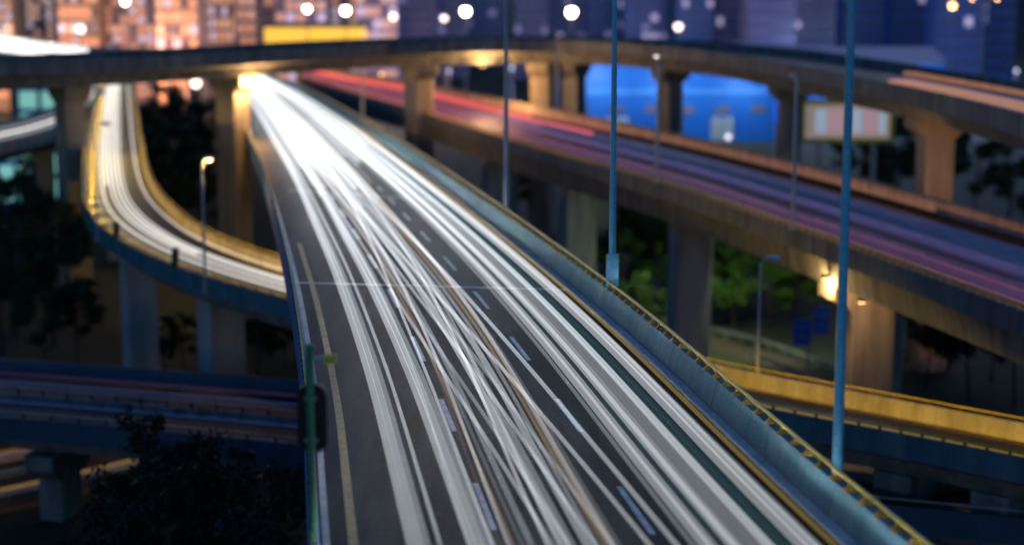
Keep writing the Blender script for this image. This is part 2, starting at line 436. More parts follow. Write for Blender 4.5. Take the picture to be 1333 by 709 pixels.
# ------------------------------------------------------------------ slip ramp passing beneath it
near = [(134,94,9.5),(126,108,9.5),(113,165,8.8),(107,222,8.2),(111,268,7.8),(135,296,7.5),(182,322,7.3),(240,346,7.1),(308,366,6.9),(376,385,6.6),(1008,527,4.6),(1150,553,4.3),(1333,589,4.2),(1500,622,4.2)]
far_ = [(174,94,9.5),(176,108,9.5),(184,165,8.8),(195,218,8.2),(210,247,7.8),(228,266,7.5),(254,287,7.3),(286,304,7.1),(325,319,6.9),(370,334,6.6),(930,468,4.6),(1100,500,4.3),(1333,543,4.2),(1500,574,4.2)]
def edge(lst, dz):
    out = []
    for u, v, z in lst:
        p = U(u, v, z+dz); p.z = z; out.append(p)
    return out
ramp = Road(edge(far_, 1.2), edge(near, 1.1), 1.8, 4)     # a=0 far wall, a=1 near wall
rv = empty('ramp'); tag(rv, 'yellow lit slip ramp curving from the left and passing beneath the main viaduct', 'ramp')
mb = MB(); ramp.sweep(mb, [(0, 0, -0.12), (0, 0, 0), (1, 0, 0), (1, 0, -0.12)]); mb.build('road_surface', M['old_asphalt'], rv)
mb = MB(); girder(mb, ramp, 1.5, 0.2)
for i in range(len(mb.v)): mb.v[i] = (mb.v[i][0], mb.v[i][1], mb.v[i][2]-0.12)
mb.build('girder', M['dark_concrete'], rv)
mb = MB(); ramp.sweep(mb, [(0, 0.32, 0.003), (0, 0.2, 0.95), (0, -0.02, 0.95), (0, -0.02, -0.4)]); mb.build('parapet', M['tan_concrete'], rv)
mb = MB(); ramp.sweep(mb, [(1, -0.32, 0.003), (1, 0.02, -0.42), (1, 0.02, 0.85), (1, -0.2, 0.85)]); mb.build('parapet', M['blue_concrete'], rv)
rl = MB(); ramp.sweep(rl, bx(0, 0.05, 0.11, 1.14, 1.2)); rl = rl.build('railing', M['yellow_paint'], rv)
rail_posts(rl, ramp, 0, 0.08, 0.949, 1.14, 1.6, M['black'], 18, ramp.n-1, flare=0.14, size=0.09)
rl = MB(); ramp.sweep(rl, bx(1, -0.13, -0.05, 1.04, 1.1)); rl = rl.build('railing', M['yellow_paint'], rv)
rail_posts(rl, ramp, 1, -0.09, 0.849, 1.04, 1.35, M['ochre_paint'], 24, ramp.n-1, flare=0.36, size=0.12)
mb = MB(); ramp.sweep(mb, bx(0, 0.75, 0.88, 0.001, 0.006)); mb.build('edge_line', M['line_yellow'], rv)
mb = MB(); ramp.sweep(mb, bx(1, -0.9, -0.76, 0.001, 0.006)); mb.build('edge_line', M['line_yellow'], rv)
for u, lo, hi, wd in ((172, 125, 160, 2.6), (290, 100, 135, 2.8), (140, 200, 260, 2.4)):
    i = ramp.station_at_u(u, 0.55, lo, hi); pier(rv, ramp, i, 0.5, wd, 1.9, ramp.at(i, 0.5).z-1.63, M['concrete'])
for u in (1180, 1320):
    i = ramp.station_at_u(u, 0.5, 60, 100); pier(rv, ramp, i, 0.5, 2.2, 1.8, ramp.at(i, 0.5).z-1.63, M['dark_concrete'], 1.5)

# ------------------------------------------------------------------ highway on the right
near = [(395,97,8.6),(440,112,8.8),(535,137,9.2),(590,155,9.5),(720,194,10),(890,242,10),(1029,290,10),(1130,324,10),(1333,397,10),(1600,495,10)]
far_ = [(385,80,8.6),(440,90,8.8),(535,104,9.2),(605,119,9.5),(762,150,10),(900,178,10),(1045,212,10),(1170,244,10),(1400,307,10),(1700,390,10)]
high = Road(edge(far_, 1.1), edge(near, 1.15), 3.0, 4)    # a=0 far wall, a=1 near wall
hv = empty('viaduct'); tag(hv, 'broad viaduct on the right with red and purple tail light streaks', 'viaduct')
mb = MB(); high.sweep(mb, [(0, 0, -0.12), (0, 0, 0), (1, 0, 0), (1, 0, -0.12)]); mb.build('road_surface', M['asphalt'], hv)
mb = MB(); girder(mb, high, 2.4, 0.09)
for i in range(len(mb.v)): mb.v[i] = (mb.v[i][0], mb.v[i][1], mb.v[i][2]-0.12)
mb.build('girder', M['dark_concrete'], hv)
mb = MB(); high.sweep(mb, [(0, 0.35, 0.003), (0, 0.22, 1.1), (0, -0.02, 1.1), (0, -0.02, -0.4)]); mb.build('parapet', M['tan_concrete'], hv)
mb = MB(); high.sweep(mb, [(1, -0.32, 0.003), (1, 0.02, -0.44), (1, 0.02, 0.8), (1, -0.2, 0.8)]); mb.build('parapet', M['dark_concrete'], hv)
rl = MB(); high.sweep(rl, bx(1, -0.16, -0.04, 1.09, 1.20)); high.sweep(rl, bx(1, -0.13, -0.07, 0.88, 0.94)); rl = rl.build('railing', M['yellow_paint'], hv)
rail_posts(rl, high, 1, -0.10, 0.799, 1.09, 1.25, M['yellow_paint'], 30, high.n-1, flare=0.12, size=0.09)
mb = MB(); high.sweep(mb, bx(1, -1.0, -0.84, 0.001, 0.006)); mb.build('edge_line', M['line_white'], hv)
for s in (0.22, 0.42, 0.62, 0.81):
    i = 20.0 + s*2
    while i < high.n-2:
        mb = MB(); high.sweep(mb, bx(s, -0.09, 0.09, 0.001, 0.006), i, min(i+5/high.ds, high.n-1.01)); mb.build('lane_dash', M['line_yellow'], hv); i += 12/high.ds
for u, lo, hi, wd, dp, cap, mt in ((648, 150, 230, 2.6, 2.2, 0, 'concrete'), (757, 130, 200, 3.0, 2.2, 0, 'concrete'), (905, 110, 170, 3.0, 2.2, 0, 'concrete'), (1124, 90, 140, 3.1, 2.4, 2.6, 'tan_concrete')):
    i = high.station_at_u(u, 0.72, lo, hi); pier(hv, high, i, 0.72, wd, dp, high.at(i, 0.5).z-2.53, M[mt], cap)
    pier(hv, high, i, 0.25, wd, dp, high.at(i, 0.5).z-2.53, M[mt], cap)

# ------------------------------------------------------------------ overpass across the back
near = [(-260,92),(-100,86),(0,80),(200,73),(400,62),(560,54),(720,52),(883,62),(1018,82),(1120,101),(1222,121),(1333,149),(1480,195)]
Pn = []
for u, v in near:
    p = U(u, v, 18.5); p.z = 17.5; Pn.append(p)
Pf = []
for i, p in enumerate(Pn):
    t = (Pn[min(i+1, len(Pn)-1)] - Pn[max(i-1, 0)]).normalized(); nrm = Vector((-t.y, t.x, 0))
    Pf.append(p + nrm*11)
over = Road(Pf, Pn, 4.0, 3)
ov = empty('overpass'); tag(ov, 'long dark overpass crossing the whole scene behind the other roads', 'overpass')
mb = MB(); over.sweep(mb, [(0, 0, -0.12), (0, 0, 0), (1, 0, 0), (1, 0, -0.12)]); mb.build('road_surface', M['old_asphalt'], ov)
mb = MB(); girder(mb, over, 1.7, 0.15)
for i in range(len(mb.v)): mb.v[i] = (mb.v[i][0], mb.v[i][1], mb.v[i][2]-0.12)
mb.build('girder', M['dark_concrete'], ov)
for a, sg in ((0, 1), (1, -1)):
    mb = MB(); over.sweep(mb, [(a, sg*0.32, 0.003), (a, sg*0.2, 1.0), (a, -sg*0.02, 1.0), (a, -sg*0.02, -0.4)]); mb.build('parapet', M['dark_concrete'], ov)
for u, wd, mt in ((88, 2.4, 'tan_concrete'), (292, 3.0, 'tan_concrete'), (557, 3.4, 'tan_concrete'), (700, 3.2, 'tan_concrete'), (745, 2.2, 'dark_concrete'), (870, 1.8, 'dark_concrete'), (1027, 1.8, 'dark_concrete'), (1217, 2.4, 'tan_concrete')):
    i = over.station_at_u(u, 0.55, 60, 400); pier(ov, over, i, 0.55, wd, 2.4, 17.5-1.83, M[mt], 2.0)

# ------------------------------------------------------------------ side road at the far left, far road beyond the overpass
near = [(-60,196),(0,185),(60,171),(104,148),(130,122)]; far_ = [(-60,168),(0,158),(58,143),(98,124),(122,106)]
def flat_road(near, far_, z, name, label, cat, mat_wall, step=3.0, depth=1.4, zb=None):
    r = Road(edge([(u, v, z) for u, v in far_], 1.0), edge([(u, v, z) for u, v in near], 1.0), step, 3)
    o = empty(name); tag(o, label, cat)
    m_ = MB(); r.sweep(m_, [(0, 0, -0.12), (0, 0, 0), (1, 0, 0), (1, 0, -0.12)]); m_.build('road_surface', M['old_asphalt'], o)
    m_ = MB(); girder(m_, r, depth, 0.18)
    for i in range(len(m_.v)): m_.v[i] = (m_.v[i][0], m_.v[i][1], m_.v[i][2]-0.12)
    m_.build('girder', M['dark_concrete'], o)
    for a, sg in ((0, 1), (1, -1)):
        m_ = MB(); r.sweep(m_, [(a, sg*0.3, 0.003), (a, sg*0.2, 0.95), (a, -sg*0.02, 0.95), (a, -sg*0.02, -0.4)]); m_.build('parapet', mat_wall, o)
    return r, o
side, sv = flat_road(near, far_, 8.5, 'side_ramp', 'short side ramp joining the curving slip ramp from the left', 'ramp', M['concrete'])
i = side.station_at_u(55, 0.5); pier(sv, side, i, 0.5, 2.4, 1.8, 8.5-1.53, M['tan_concrete'])
near = [(-120,56),(-20,70),(80,79),(160,80),(300,76)]; far_ = [(-120,28),(-20,42),(80,56),(160,62),(300,64)]
farr, fv = flat_road(near, far_, 11, 'distant_viaduct', 'distant viaduct with a white band of light, above the overpass at the left', 'viaduct', M['concrete'], 6.0)
for u in (20, 120, 230):
    i = farr.station_at_u(u, 0.5); pier(fv, farr, i, 0.5, 3.0, 2.0, 11-1.53, M['dark_concrete'])

# ------------------------------------------------------------------ low dark road at the left, passing under everything
near = [(-150,530),(0,541),(190,557),(390,577),(700,612),(1100,650),(1500,690)]; far_ = [(-150,455),(0,464),(190,478),(390,492),(700,520),(1100,555),(1500,590)]
low, lv = flat_road(near, far_, 1.0, 'low_viaduct', 'low dark two way viaduct in the bottom left with a central railing', 'viaduct', M['blue_paint_dim'], 3.0, 1.6)
m_ = MB(); low.sweep(m_, bx(0.52, -0.12, 0.12, 0.003, 0.55)); m_.build('median_barrier', M['dark_concrete'], lv)
rl = MB(); low.sweep(rl, bx(0.52, -0.04, 0.04, 0.95, 1.02)); rl = rl.build('railing', M['steel'], lv)
rail_posts(rl, low, 0.52, 0, 0.549, 0.95, 1.7, M['black'], 2, low.station_at_u(395, 0.5), flare=0.12, size=0.10)
rl = MB(); low.sweep(rl, bx(1, -0.14, -0.06, 1.25, 1.31)); rl = rl.build('railing', M['steel'], lv)
rail_posts(rl, low, 1, -0.10, 0.949, 1.25, 1.9, M['black'], 2, low.station_at_u(395, 1), flare=0.12, size=0.09)
for s in (0.27, 0.76):
    for k in range(10):
        i = 4 + k*3.6
        m_ = MB(); low.sweep(m_, bx(s, -0.08, 0.08, 0.001, 0.006), i, i+1.5); m_.build('lane_dash', M['line_white'], lv)
for u in (98, 330, 620, 1185):
    i = low.station_at_u(u, 0.8); pier(lv, low, i, 0.72, 2.4, 1.6, 1-1.73, M['dark_concrete'], 2.4)

# ------------------------------------------------------------------ roads lying on the ground
def ground_road(pairs, name, mat, dz=0.02):
    A = [U(u0, v0, GZ+dz) for (u0, v0), _ in pairs]; B = [U(u1, v1, GZ+dz) for _, (u1, v1) in pairs]
    r = Road(A, B, 3.0, 2); m_ = MB()
    n = []
    for i in range(r.n): m_.v += [tuple(r.at(i, 0)), tuple(r.at(i, 1))]
    for i in range(r.n-1): m_.f.append((2*i, 2*i+1, 2*i+3, 2*i+2))
    tag(m_.build(name, mat), kind='structure')
    return r
gl = ground_road([((-160,610),(-160,700)), ((0,577),(0,672)), ((110,556),(130,640)), ((260,535),(280,600))], 'street', M['asphalt'])
gr = ground_road([((860,425),(840,436)), ((935,440),(920,452)), ((1000,456),(990,472)), ((1080,488),(1070,508)), ((1200,540),(1180,565))], 'slip_road', M['earth'])
m_ = MB()
for q, (s0, s1) in enumerate(((0.18, 0.24), (0.72, 0.77))):
    gl.sweep(m_, [(s0, 0, 0.004), (s1, 0, 0.004), (s1, 0, 0.009), (s0, 0, 0.009)])
tag(m_.build('road_marking', M['line_white']), kind='structure')
# arrow painted on the street
m_ = MB(); c = gl.at(gl.station_at_u(60, 0.5), 0.5, 0, 0.0); d = gl.dirv(gl.station_at_u(60, 0.5)); nn = Vector((-d.y, d.x, 0))
def ap(a, b, z=0.01): return tuple(c + d*a + nn*b + Vector((0, 0, z)))
m_.prism([ap(-3, -0.15), ap(1, -0.15), ap(1, 0.15), ap(-3, 0.15)], [ap(-3, -0.15, .014), ap(1, -0.15, .014), ap(1, 0.15, .014), ap(-3, 0.15, .014)])
m_.prism([ap(1.003, -0.6), ap(3, 0), ap(1.003, 0.6)], [ap(1.003, -0.6, .014), ap(3, 0, .014), ap(1.003, 0.6, .014)])
tag(m_.build('arrow_marking', M['line_white']), kind='structure')
# guard rails by the slip road
def guard(road, a, off, i0, i1, label):
    o = empty('guard_rail', (0, 0, 0)); tag(o, label, 'guard rail', 'guard rails by the slip road')
    m_ = MB(); road.sweep(m_, bx(a, off-0.05, off+0.05, 0.5, 0.85), i0, i1); m_.build('beam', M['steel'], o)
    rail_posts(o, road, a, off, 0, 0.5, 2.0, M['steel'], i0, i1, flare=0.12, size=0.1)
guard(gr, 0, -0.4, 0, gr.n-2, 'grey steel guard rail between the slip road and the bright green trees')
guard(gr, 1, 0.4, 4, gr.n-2, 'grey steel guard rail on the slip road side nearest the yellow ramp')

# ------------------------------------------------------------------ light streaks
def s_to(road, ctrl):
    """ctrl: list of (station fraction 0..1, s); straight runs with rounded turns"""
    pts = sorted(ctrl)
    def lin(t):
        if t <= pts[0][0]: return pts[0][1]
        for (a, sa), (b, sb) in zip(pts, pts[1:]):
            if t <= b: return sa + (sb-sa)*(t-a)/(b-a)
        return pts[-1][1]
    def f(t):
        w = 0.055; ks = [-1.0, -0.75, -0.5, -0.25, 0, 0.25, 0.5, 0.75, 1.0]
        ws = [1-abs(k)*0.9 for k in ks]
        return sum(q*lin(t+k*w) for q, k in zip(ws, ks))/sum(ws)
    return f
def trail(road, ctrl, width, height, z, mat, t0=0.0, t1=1.0, name='light_streak'):
    f = s_to(road, ctrl); mb = MB(); n = road.n-1
    i0, i1 = t0*n, t1*n
    steps = max(2, int((i1-i0)))
    hw = width/2
    for k in range(steps+1):
        i = i0 + (i1-i0)*k/steps; s = f(i/n)
        for o, dz in ((-hw, z), (hw, z), (hw*0.7, z+height), (-hw*0.7, z+height)):
            mb.v.append(tuple(road.at(i, s, o, dz)))
    for k in range(steps):
        for j in range(4):
            a = k*4+j; b = k*4+(j+1) % 4; mb.f.append((a, b, b+4, a+4))
    mb.f.append((3, 2, 1, 0)); e = steps*4; mb.f.append((e, e+1, e+2, e+3))
    return mb.build(name, M[mat])
def tmain(Y):
    return min(range(main.n), key=lambda k: abs(main.at(k, 0.5).y-Y))/(main.n-1)
TY = {Y: tmain(Y) for Y in (25, 40, 46, 52, 58, 66, 76, 90, 105, 125, 150, 180, 215, 260)}
rows = []     # (s at the near end, label colour/size, object)
def mt(pairs, width, mat, look, h=0.14, z=0.6, y0=None, y1=None):
    ctrl = [(TY[Y], 0.03+0.90*s) for Y, s in pairs]
    o = trail(main, ctrl, width, h, z, mat, tmain(y0) if y0 else 0.02, tmain(y1) if y1 else 0.995)
    rows.append((ctrl[0][1], look, o))
# left lane: two broad bands
for s, wd, mtl in ((0.160, 0.22, 't_white'), (0.176, 0.20, 't_white'), (0.190, 0.17, 't_soft')):
    mt([(40, s), (90, s-0.018), (150, s-0.004), (260, s)], wd, mtl, 'broad white light streak in the left lane')
mt([(40, 0.214), (66, 0.204), (105, 0.196), (260, 0.205)], 0.08, 't_white', 'thin white light streak in the left lane')
for s, wd, mtl in ((0.268, 0.20, 't_white'), (0.284, 0.22, 't_white'), (0.300, 0.16, 't_soft')):
    mt([(40, s+0.006), (90, s-0.02), (150, s), (260, s+0.01)], wd, mtl, 'broad white streak by the lane dashes')
mt([(40, 0.262), (52, 0.275), (66, 0.285), (125, 0.255), (260, 0.24)], 0.06, 't_soft', 'thin pale branching light streak')
for s in (0.235, 0.245, 0.225):
    mt([(90, s), (150, s+0.01), (260, s+0.02)], 0.16, 't_soft', 'pale light streak on the far left lane', y0=random.uniform(100, 150))
# middle: thin criss-crossing lane changes
cross = [
 ([(40,0.440),(66,0.335),(105,0.295),(260,0.28)], 0.07, 't_white'),
 ([(40,0.465),(66,0.360),(105,0.320),(260,0.30)], 0.06, 't_soft'),
 ([(40,0.335),(52,0.350),(90,0.385),(260,0.37)], 0.07, 't_white'),
 ([(40,0.322),(76,0.365),(260,0.36)], 0.05, 't_brown'),
 ([(40,0.445),(66,0.43),(105,0.405),(260,0.41)], 0.26, 't_white'),
 ([(40,0.520),(76,0.395),(125,0.335),(260,0.33)], 0.06, 't_white'),
 ([(40,0.545),(76,0.420),(125,0.360),(260,0.35)], 0.05, 't_soft'),
 ([(40,0.490),(66,0.500),(105,0.465),(260,0.45)], 0.22, 't_white'),
 ([(40,0.505),(66,0.525),(105,0.49),(260,0.47)], 0.07, 't_soft'),
 ([(40,0.515),(66,0.538),(105,0.51),(260,0.49)], 0.06, 't_amber'),
 ([(40,0.522),(66,0.550),(105,0.53),(260,0.52)], 0.14, 't_soft'),
 ([(40,0.535),(66,0.560),(105,0.56),(260,0.54)], 0.05, 't_amber'),
 ([(40,0.545),(66,0.565),(105,0.545),(260,0.52)], 0.09, 't_faint'),
 ([(40,0.660),(66,0.580),(105,0.51),(260,0.48)], 0.08, 't_white'),
 ([(40,0.400),(76,0.455),(125,0.500),(260,0.50)], 0.06, 't_white'),
 ([(40,0.425),(76,0.480),(125,0.525),(260,0.52)], 0.05, 't_soft'),
 ([(40,0.620),(76,0.455),(125,0.36),(260,0.34)], 0.06, 't_white'),
 ([(66,0.305),(105,0.375),(150,0.42),(260,0.43)], 0.07, 't_white'),
 ([(40,0.352),(90,0.345),(260,0.36)], 0.05, 't_amber'),
 ([(40,0.360),(66,0.355),(125,0.40),(260,0.40)], 0.05, 't_faint'),
 ([(66,0.46),(105,0.435),(150,0.39),(260,0.38)], 0.16, 't_soft'),
 ([(66,0.385),(105,0.355),(150,0.335),(260,0.33)], 0.16, 't_soft'),
]
for pairs, wd, mtl in cross:
    look = {'t_white': 'white', 't_soft': 'pale white', 't_faint': 'faint white', 't_amber': 'amber', 't_brown': 'brownish'}[mtl]
    mt(pairs, wd*0.82, mtl, f'{"broad" if wd > 0.15 else "thin"} {look} streak crossing the middle lanes', z=random.uniform(0.5, 0.8))
for s, wd, mtl in ((0.43, 0.22, 't_soft'), (0.47, 0.24, 't_white'), (0.51, 0.20, 't_soft'), (0.545, 0.14, 't_soft'), (0.40, 0.12, 't_soft'), (0.35, 0.10, 't_soft'), (0.585, 0.12, 't_faint'), (0.33, 0.14, 't_soft')):
    mt([(90, s), (125, s+0.005), (180, s), (260, s-0.01)], wd, mtl, 'white light streak on the far middle lanes', y0=random.uniform(95, 165))
# right lane: tight bundle
for s, wd, mtl in ((0.690, 0.05, 't_soft'), (0.704, 0.24, 't_white'), (0.722, 0.16, 't_white'), (0.737, 0.08, 't_teal'), (0.752, 0.20, 't_white'), (0.769, 0.22, 't_white'), (0.785, 0.10, 't_soft'),
                   (0.801, 0.20, 't_soft'), (0.815, 0.18, 't_white'), (0.830, 0.14, 't_soft'), (0.846, 0.30, 't_teal'), (0.866, 0.10, 't_teal'), (0.880, 0.24, 't_white'), (0.897, 0.20, 't_white'), (0.910, 0.08, 't_soft')):
    look = {'t_white': 'white', 't_soft': 'pale white', 't_teal': 'teal'}[mtl]
    j = random.uniform(-0.006, 0.006)
    mt([(40, s), (66, s+j), (105, s-j*0.5), (150, s), (260, s-0.01)], wd, mtl, f'{"broad" if wd > 0.15 else "thin"} {look} streak in the right lane bundle', z=random.uniform(0.5, 0.75))
mt([(40, 0.950), (90, 0.943), (260, 0.92)], 0.05, 't_yellow', 'thin yellow light streak along the right edge line')
for s, wd in ((0.66, 0.22), (0.68, 0.3), (0.73, 0.3), (0.78, 0.3), (0.83, 0.3), (0.63, 0.2), (0.60, 0.16)):
    mt([(90, s), (150, s-0.01), (260, s-0.02)], wd, 't_soft', 'pale white light streak on the far right lanes', y0=random.uniform(110, 175))
rows.sort(key=lambda r: r[0])
for k, (s, look, o) in enumerate(rows):
    tag(o, f'{look}, {ordinal(k+1)} from the main viaduct left parapet', 'light streak', 'light streaks on the main viaduct')

def streaks(road, specs, where, group):
    for k, (s, wd, h, z, mtl, look, t0, t1) in enumerate(specs):
        o = trail(road, [(0, s), (1, s)], wd, h, z, mtl, t0, t1)
        tag(o, f'{look}, {ordinal(k+1)} from the {where}', 'light streak', group)
streaks(ramp, [(0.18, 0.12, .12, .6, 't_ramp', 'thin white light streak', 0.0, 0.79), (0.22, 0.06, .1, .6, 't_yellow', 'thin yellow light streak', 0.0, 0.6), (0.36, 0.10, .12, .6, 't_yellow', 'yellow light streak', 0.0, 0.52), (0.42, 0.14, .12, .6, 't_ramp', 'white light streak', 0, .79),
  (0.48, 0.22, .14, .6, 't_ramp', 'broad white light streak', 0, .79), (0.54, 0.16, .14, .65, 't_ramp', 'white light streak', 0, .7), (0.60, 0.22, .14, .6, 't_ramp', 'broad white light streak', 0, .79),
  (0.66, 0.2, .14, .6, 't_ramp', 'broad white light streak', 0, .55), (0.72, 0.22, .12, .6, 't_ramp', 'broad white light streak', 0, .79), (0.79, 0.08, .12, .6, 't_soft', 'thin pale light streak', 0, .6), (0.85, 0.07, .12, .6, 't_yellow', 'thin yellow light streak', 0, .98)],
  'inner wall of the slip ramp', 'light streaks on the slip ramp')
streaks(high, [(0.05, 1.4, .25, .7, 't_orange', 'orange light streak', .05, 1), (0.10, 1.6, .2, .6, 't_orange', 'broad orange light streak', .1, .85), (0.18, 1.2, .2, .6, 't_pink', 'pink light streak', 0, .6), (0.26, 1.8, .2, .6, 't_red', 'broad red light streak', 0, .50),
  (0.34, 1.4, .2, .6, 't_red', 'red light streak', 0, .58), (0.42, 2.4, .2, .6, 't_pink', 'broad pink light streak', 0, .52), (0.36, 5.0, .10, .6, 't_blue', 'wide blue glow added to tint the deck', .45, 1), (0.52, 4.0, .10, .55, 't_blue', 'broad blue glow added to tint the deck', .40, 1), (0.58, 3.6, .12, .6, 't_purple', 'broad purple light streak', 0, 1), (0.63, 1.2, .2, .6, 't_pink', 'pink light streak', 0, .46),  # the two blue sheets are a glow added to tint the deck
  (0.74, 4.0, .12, .5, 't_purple', 'wide purple light streak', .1, 1), (0.78, 0.15, .10, .6, 't_pink', 'thin pink light streak', .1, 1), (0.86, 2.2, .12, .6, 't_purple', 'purple light streak', 0, 1), (0.90, 0.15, .10, .6, 't_red', 'thin red light streak', 0, 1), (0.94, 0.6, .15, .5, 't_orange', 'orange light streak', 0, .6)],
  'far wall of the right viaduct', 'tail light streaks on the right viaduct')
streaks(over, [(0.35, 1.2, .2, .7, 't_orange', 'broad orange light streak', .72, 1), (0.55, 0.9, .12, .6, 't_purple', 'dim purple light streak', .72, 1), (0.75, 2.2, .2, .7, 't_orange', 'wide pale orange streak', .76, 1)], 'far parapet of the overpass on the right', 'light streaks on the overpass')
streaks(side, [(0.3, 0.7, .2, .6, 't_soft', 'broad pale light streak', 0, 1), (0.55, 0.6, .2, .6, 't_ramp', 'broad white light streak', 0, 1), (0.75, 0.4, .2, .6, 't_soft', 'pale light streak', 0, 1)], 'far parapet of the side ramp', 'light streaks on the side ramp')
streaks(farr, [(0.2, 2.0, .5, .6, 't_far', 'broad white light streak', 0, .8), (0.45, 2.5, .5, .6, 't_far', 'broad white light streak', 0, .8), (0.7, 2.0, .5, .6, 't_far', 'broad white light streak', 0, .8)], 'far parapet of the distant viaduct', 'light streaks on the distant viaduct')
streaks(gl, [(0.30, 0.5, .2, .6, 't_orange', 'orange light streak', 0, 1), (0.42, 0.5, .15, .6, 't_brown', 'dull brown light streak', 0, 1), (0.58, 0.4, .15, .6, 't_teal', 'teal light streak', 0, 1), (0.82, 0.35, .2, .6, 't_amber', 'amber light streak', 0, 1)], 'far side of the corner street', 'light streaks on the street')
streaks(low, [(0.2, 0.5, .1, .6, 't_purple', 'dim purple light streak', 0, .4), (0.35, 0.3, .1, .6, 't_blue', 'dim blue light streak', 0, .4), (0.68, 0.4, .1, .6, 't_blue', 'dim blue light streak', 0, .4)], 'far wall of the low dark viaduct', 'light streaks on the low viaduct')

# ------------------------------------------------------------------ lamp posts
def point_light(parent, loc, power, col, rad=0.15, spot=None):
    d = bpy.data.lights.new('lamp_light', 'SPOT' if spot else 'POINT'); d.energy = power; d.color = col; d.shadow_soft_size = rad
    if spot: d.spot_size = R(spot); d.spot_blend = 0.6
    o = bpy.data.objects.new('lamp_light', d); COL.objects.link(o); o.location = loc
    if parent: o.parent = parent
    return o
def lamp_post(loc, h, mat, arms, lens, label, group, r0=0.145, r1=0.10, light=None, cat='lamp post', box=False):
    """tapered pole on a foot, curved arm(s) ending in cobra heads with a lens"""
    o = empty('lamp_post', loc); tag(o, label, cat, group)
    MB().lathe([(r0*1.9, 0), (r0*1.9, 0.12), (r0*1.15, 0.16), (r0, 0.6), (r0*0.85, h*0.5), (r1, h)], 12).build('pole', mat, o, True)
    for (ang, ln) in arms:
        dx, dy = math.cos(ang), math.sin(ang)
        pts = [(0, 0, h-0.25), (dx*ln*0.3, dy*ln*0.3, h+0.15), (dx*ln*0.7, dy*ln*0.7, h+0.32), (dx*ln, dy*ln, h+0.35)]
        MB().tube(pts, [r1*0.8, r1*0.7, r1*0.6, r1*0.6], 8).build('arm', mat, o, True)
        hd = MB(); e = Vector((dx, dy, 0)); f = Vector((-dy, dx, 0)); c = Vector((dx*ln, dy*ln, h+0.35))
        def lp(a, wd, z): return [c+e*(-0.1)+f*(-wd*0.6)+Vector((0,0,z)), c+e*a+f*(-wd)+Vector((0,0,z)), c+e*(a+0.12)+Vector((0,0,z)), c+e*a+f*wd+Vector((0,0,z)), c+e*(-0.1)+f*(wd*0.6)+Vector((0,0,z))]
        hd.prism(lp(0.6, 0.2, -0.06), lp(0.5, 0.12, 0.12)); ho = hd.build('lamp_head', mat, o, False)
        ln_ = MB(); cc = c + e*0.3 + Vector((0, 0, -0.07))
        ln_.lathe([(0.04, -0.14), (0.13, -0.11), (0.19, -0.05), (0.2, 0.0)], 12, tuple(cc)); ln_.build('lens', M[lens], ho, True)
        if light: point_light(o, cc + Vector((0, 0, -0.35)), light[0], light[1])
    if box:
        MB().box((0, -0.16, 1.9), (0.5, 0.16, 1.3)).build('control_box', mat, o)
    return o
def on_right(u, lo=30, hi=300):
    i = main.station_at_u(u, 1.0, lo, hi); return main.at(i, 1, 0.12, -0.2)
G1 = 'lamp posts along the right parapet of the main viaduct'
lamp_post(on_right(1095), 13.6, M['pole_blue'], [(R(150), 1.6)], 'lamp_off', 'tall teal lamp post nearest the viewer on the right parapet of the main viaduct', G1)
lamp_post(on_right(800), 13.4, M['pole_blue'], [(R(10), 1.5)], 'lamp_off', 'blue grey lamp post with a control box halfway up the main viaduct right parapet', G1, box=True)
lamp_post(on_right(656), 12.9, M['pole_grey'], [(R(10), 1.2)], 'lamp_soft', 'pale grey lamp post by the right parapet where the viaduct bends', G1)
lamp_post(on_right(470), 9.0, M['pole_grey'], [(R(10), 1.2)], 'lamp_off', 'most distant blurred lamp post on the main viaduct right parapet', G1)
def on_high(u, a=1.0):
    i = high.station_at_u(u, a, 80, 320); return high.at(i, a, -0.1 if a > .5 else 0.1, 0.75 if a > .5 else 1.0)
G2 = 'lamp posts along the right viaduct'
lamp_post(on_high(1029), 9.5, M['pole_grey'], [(R(90), 1.4)], 'lamp_off', 'pale lamp post on the near railing of the viaduct with tail lights', G2)
lamp_post(on_high(848), 9.5, M['pole_grey'], [(R(90), 1.4)], 'lamp_soft', 'blurred lamp post on the viaduct with tail lights, further from the viewer', G2)
lamp_post(on_high(726, 0), 9.0, M['pole_grey'], [(R(200), 1.4)], 'lamp_off', 'blurred lamp post on the far wall of the viaduct with tail lights', G2)
SOD = (1.0, 0.64, 0.05)
i = ramp.station_at_u(258, 1, 90, 150); lamp_post(ramp.at(i, 1, 0.1, -0.3), 8.4, M['pole_grey'], [(R(60), 0.5)], 'lamp_small', 'slim lit lamp post on the outer wall of the curving slip ramp', 'lamp posts on the slip ramp', 0.10, 0.06, (900, (1.0, 0.6, 0.25)))
i = ramp.station_at_u(984, 0, 60, 110); lamp_post(ramp.at(i, 0, -0.1, -0.3), 7.4, M['pole_grey'], [(R(-30), 0.5)], 'lamp_off', 'slim lamp post on the far wall of the yellow ramp, right of the main viaduct', 'lamp posts on the slip ramp', 0.10, 0.06)
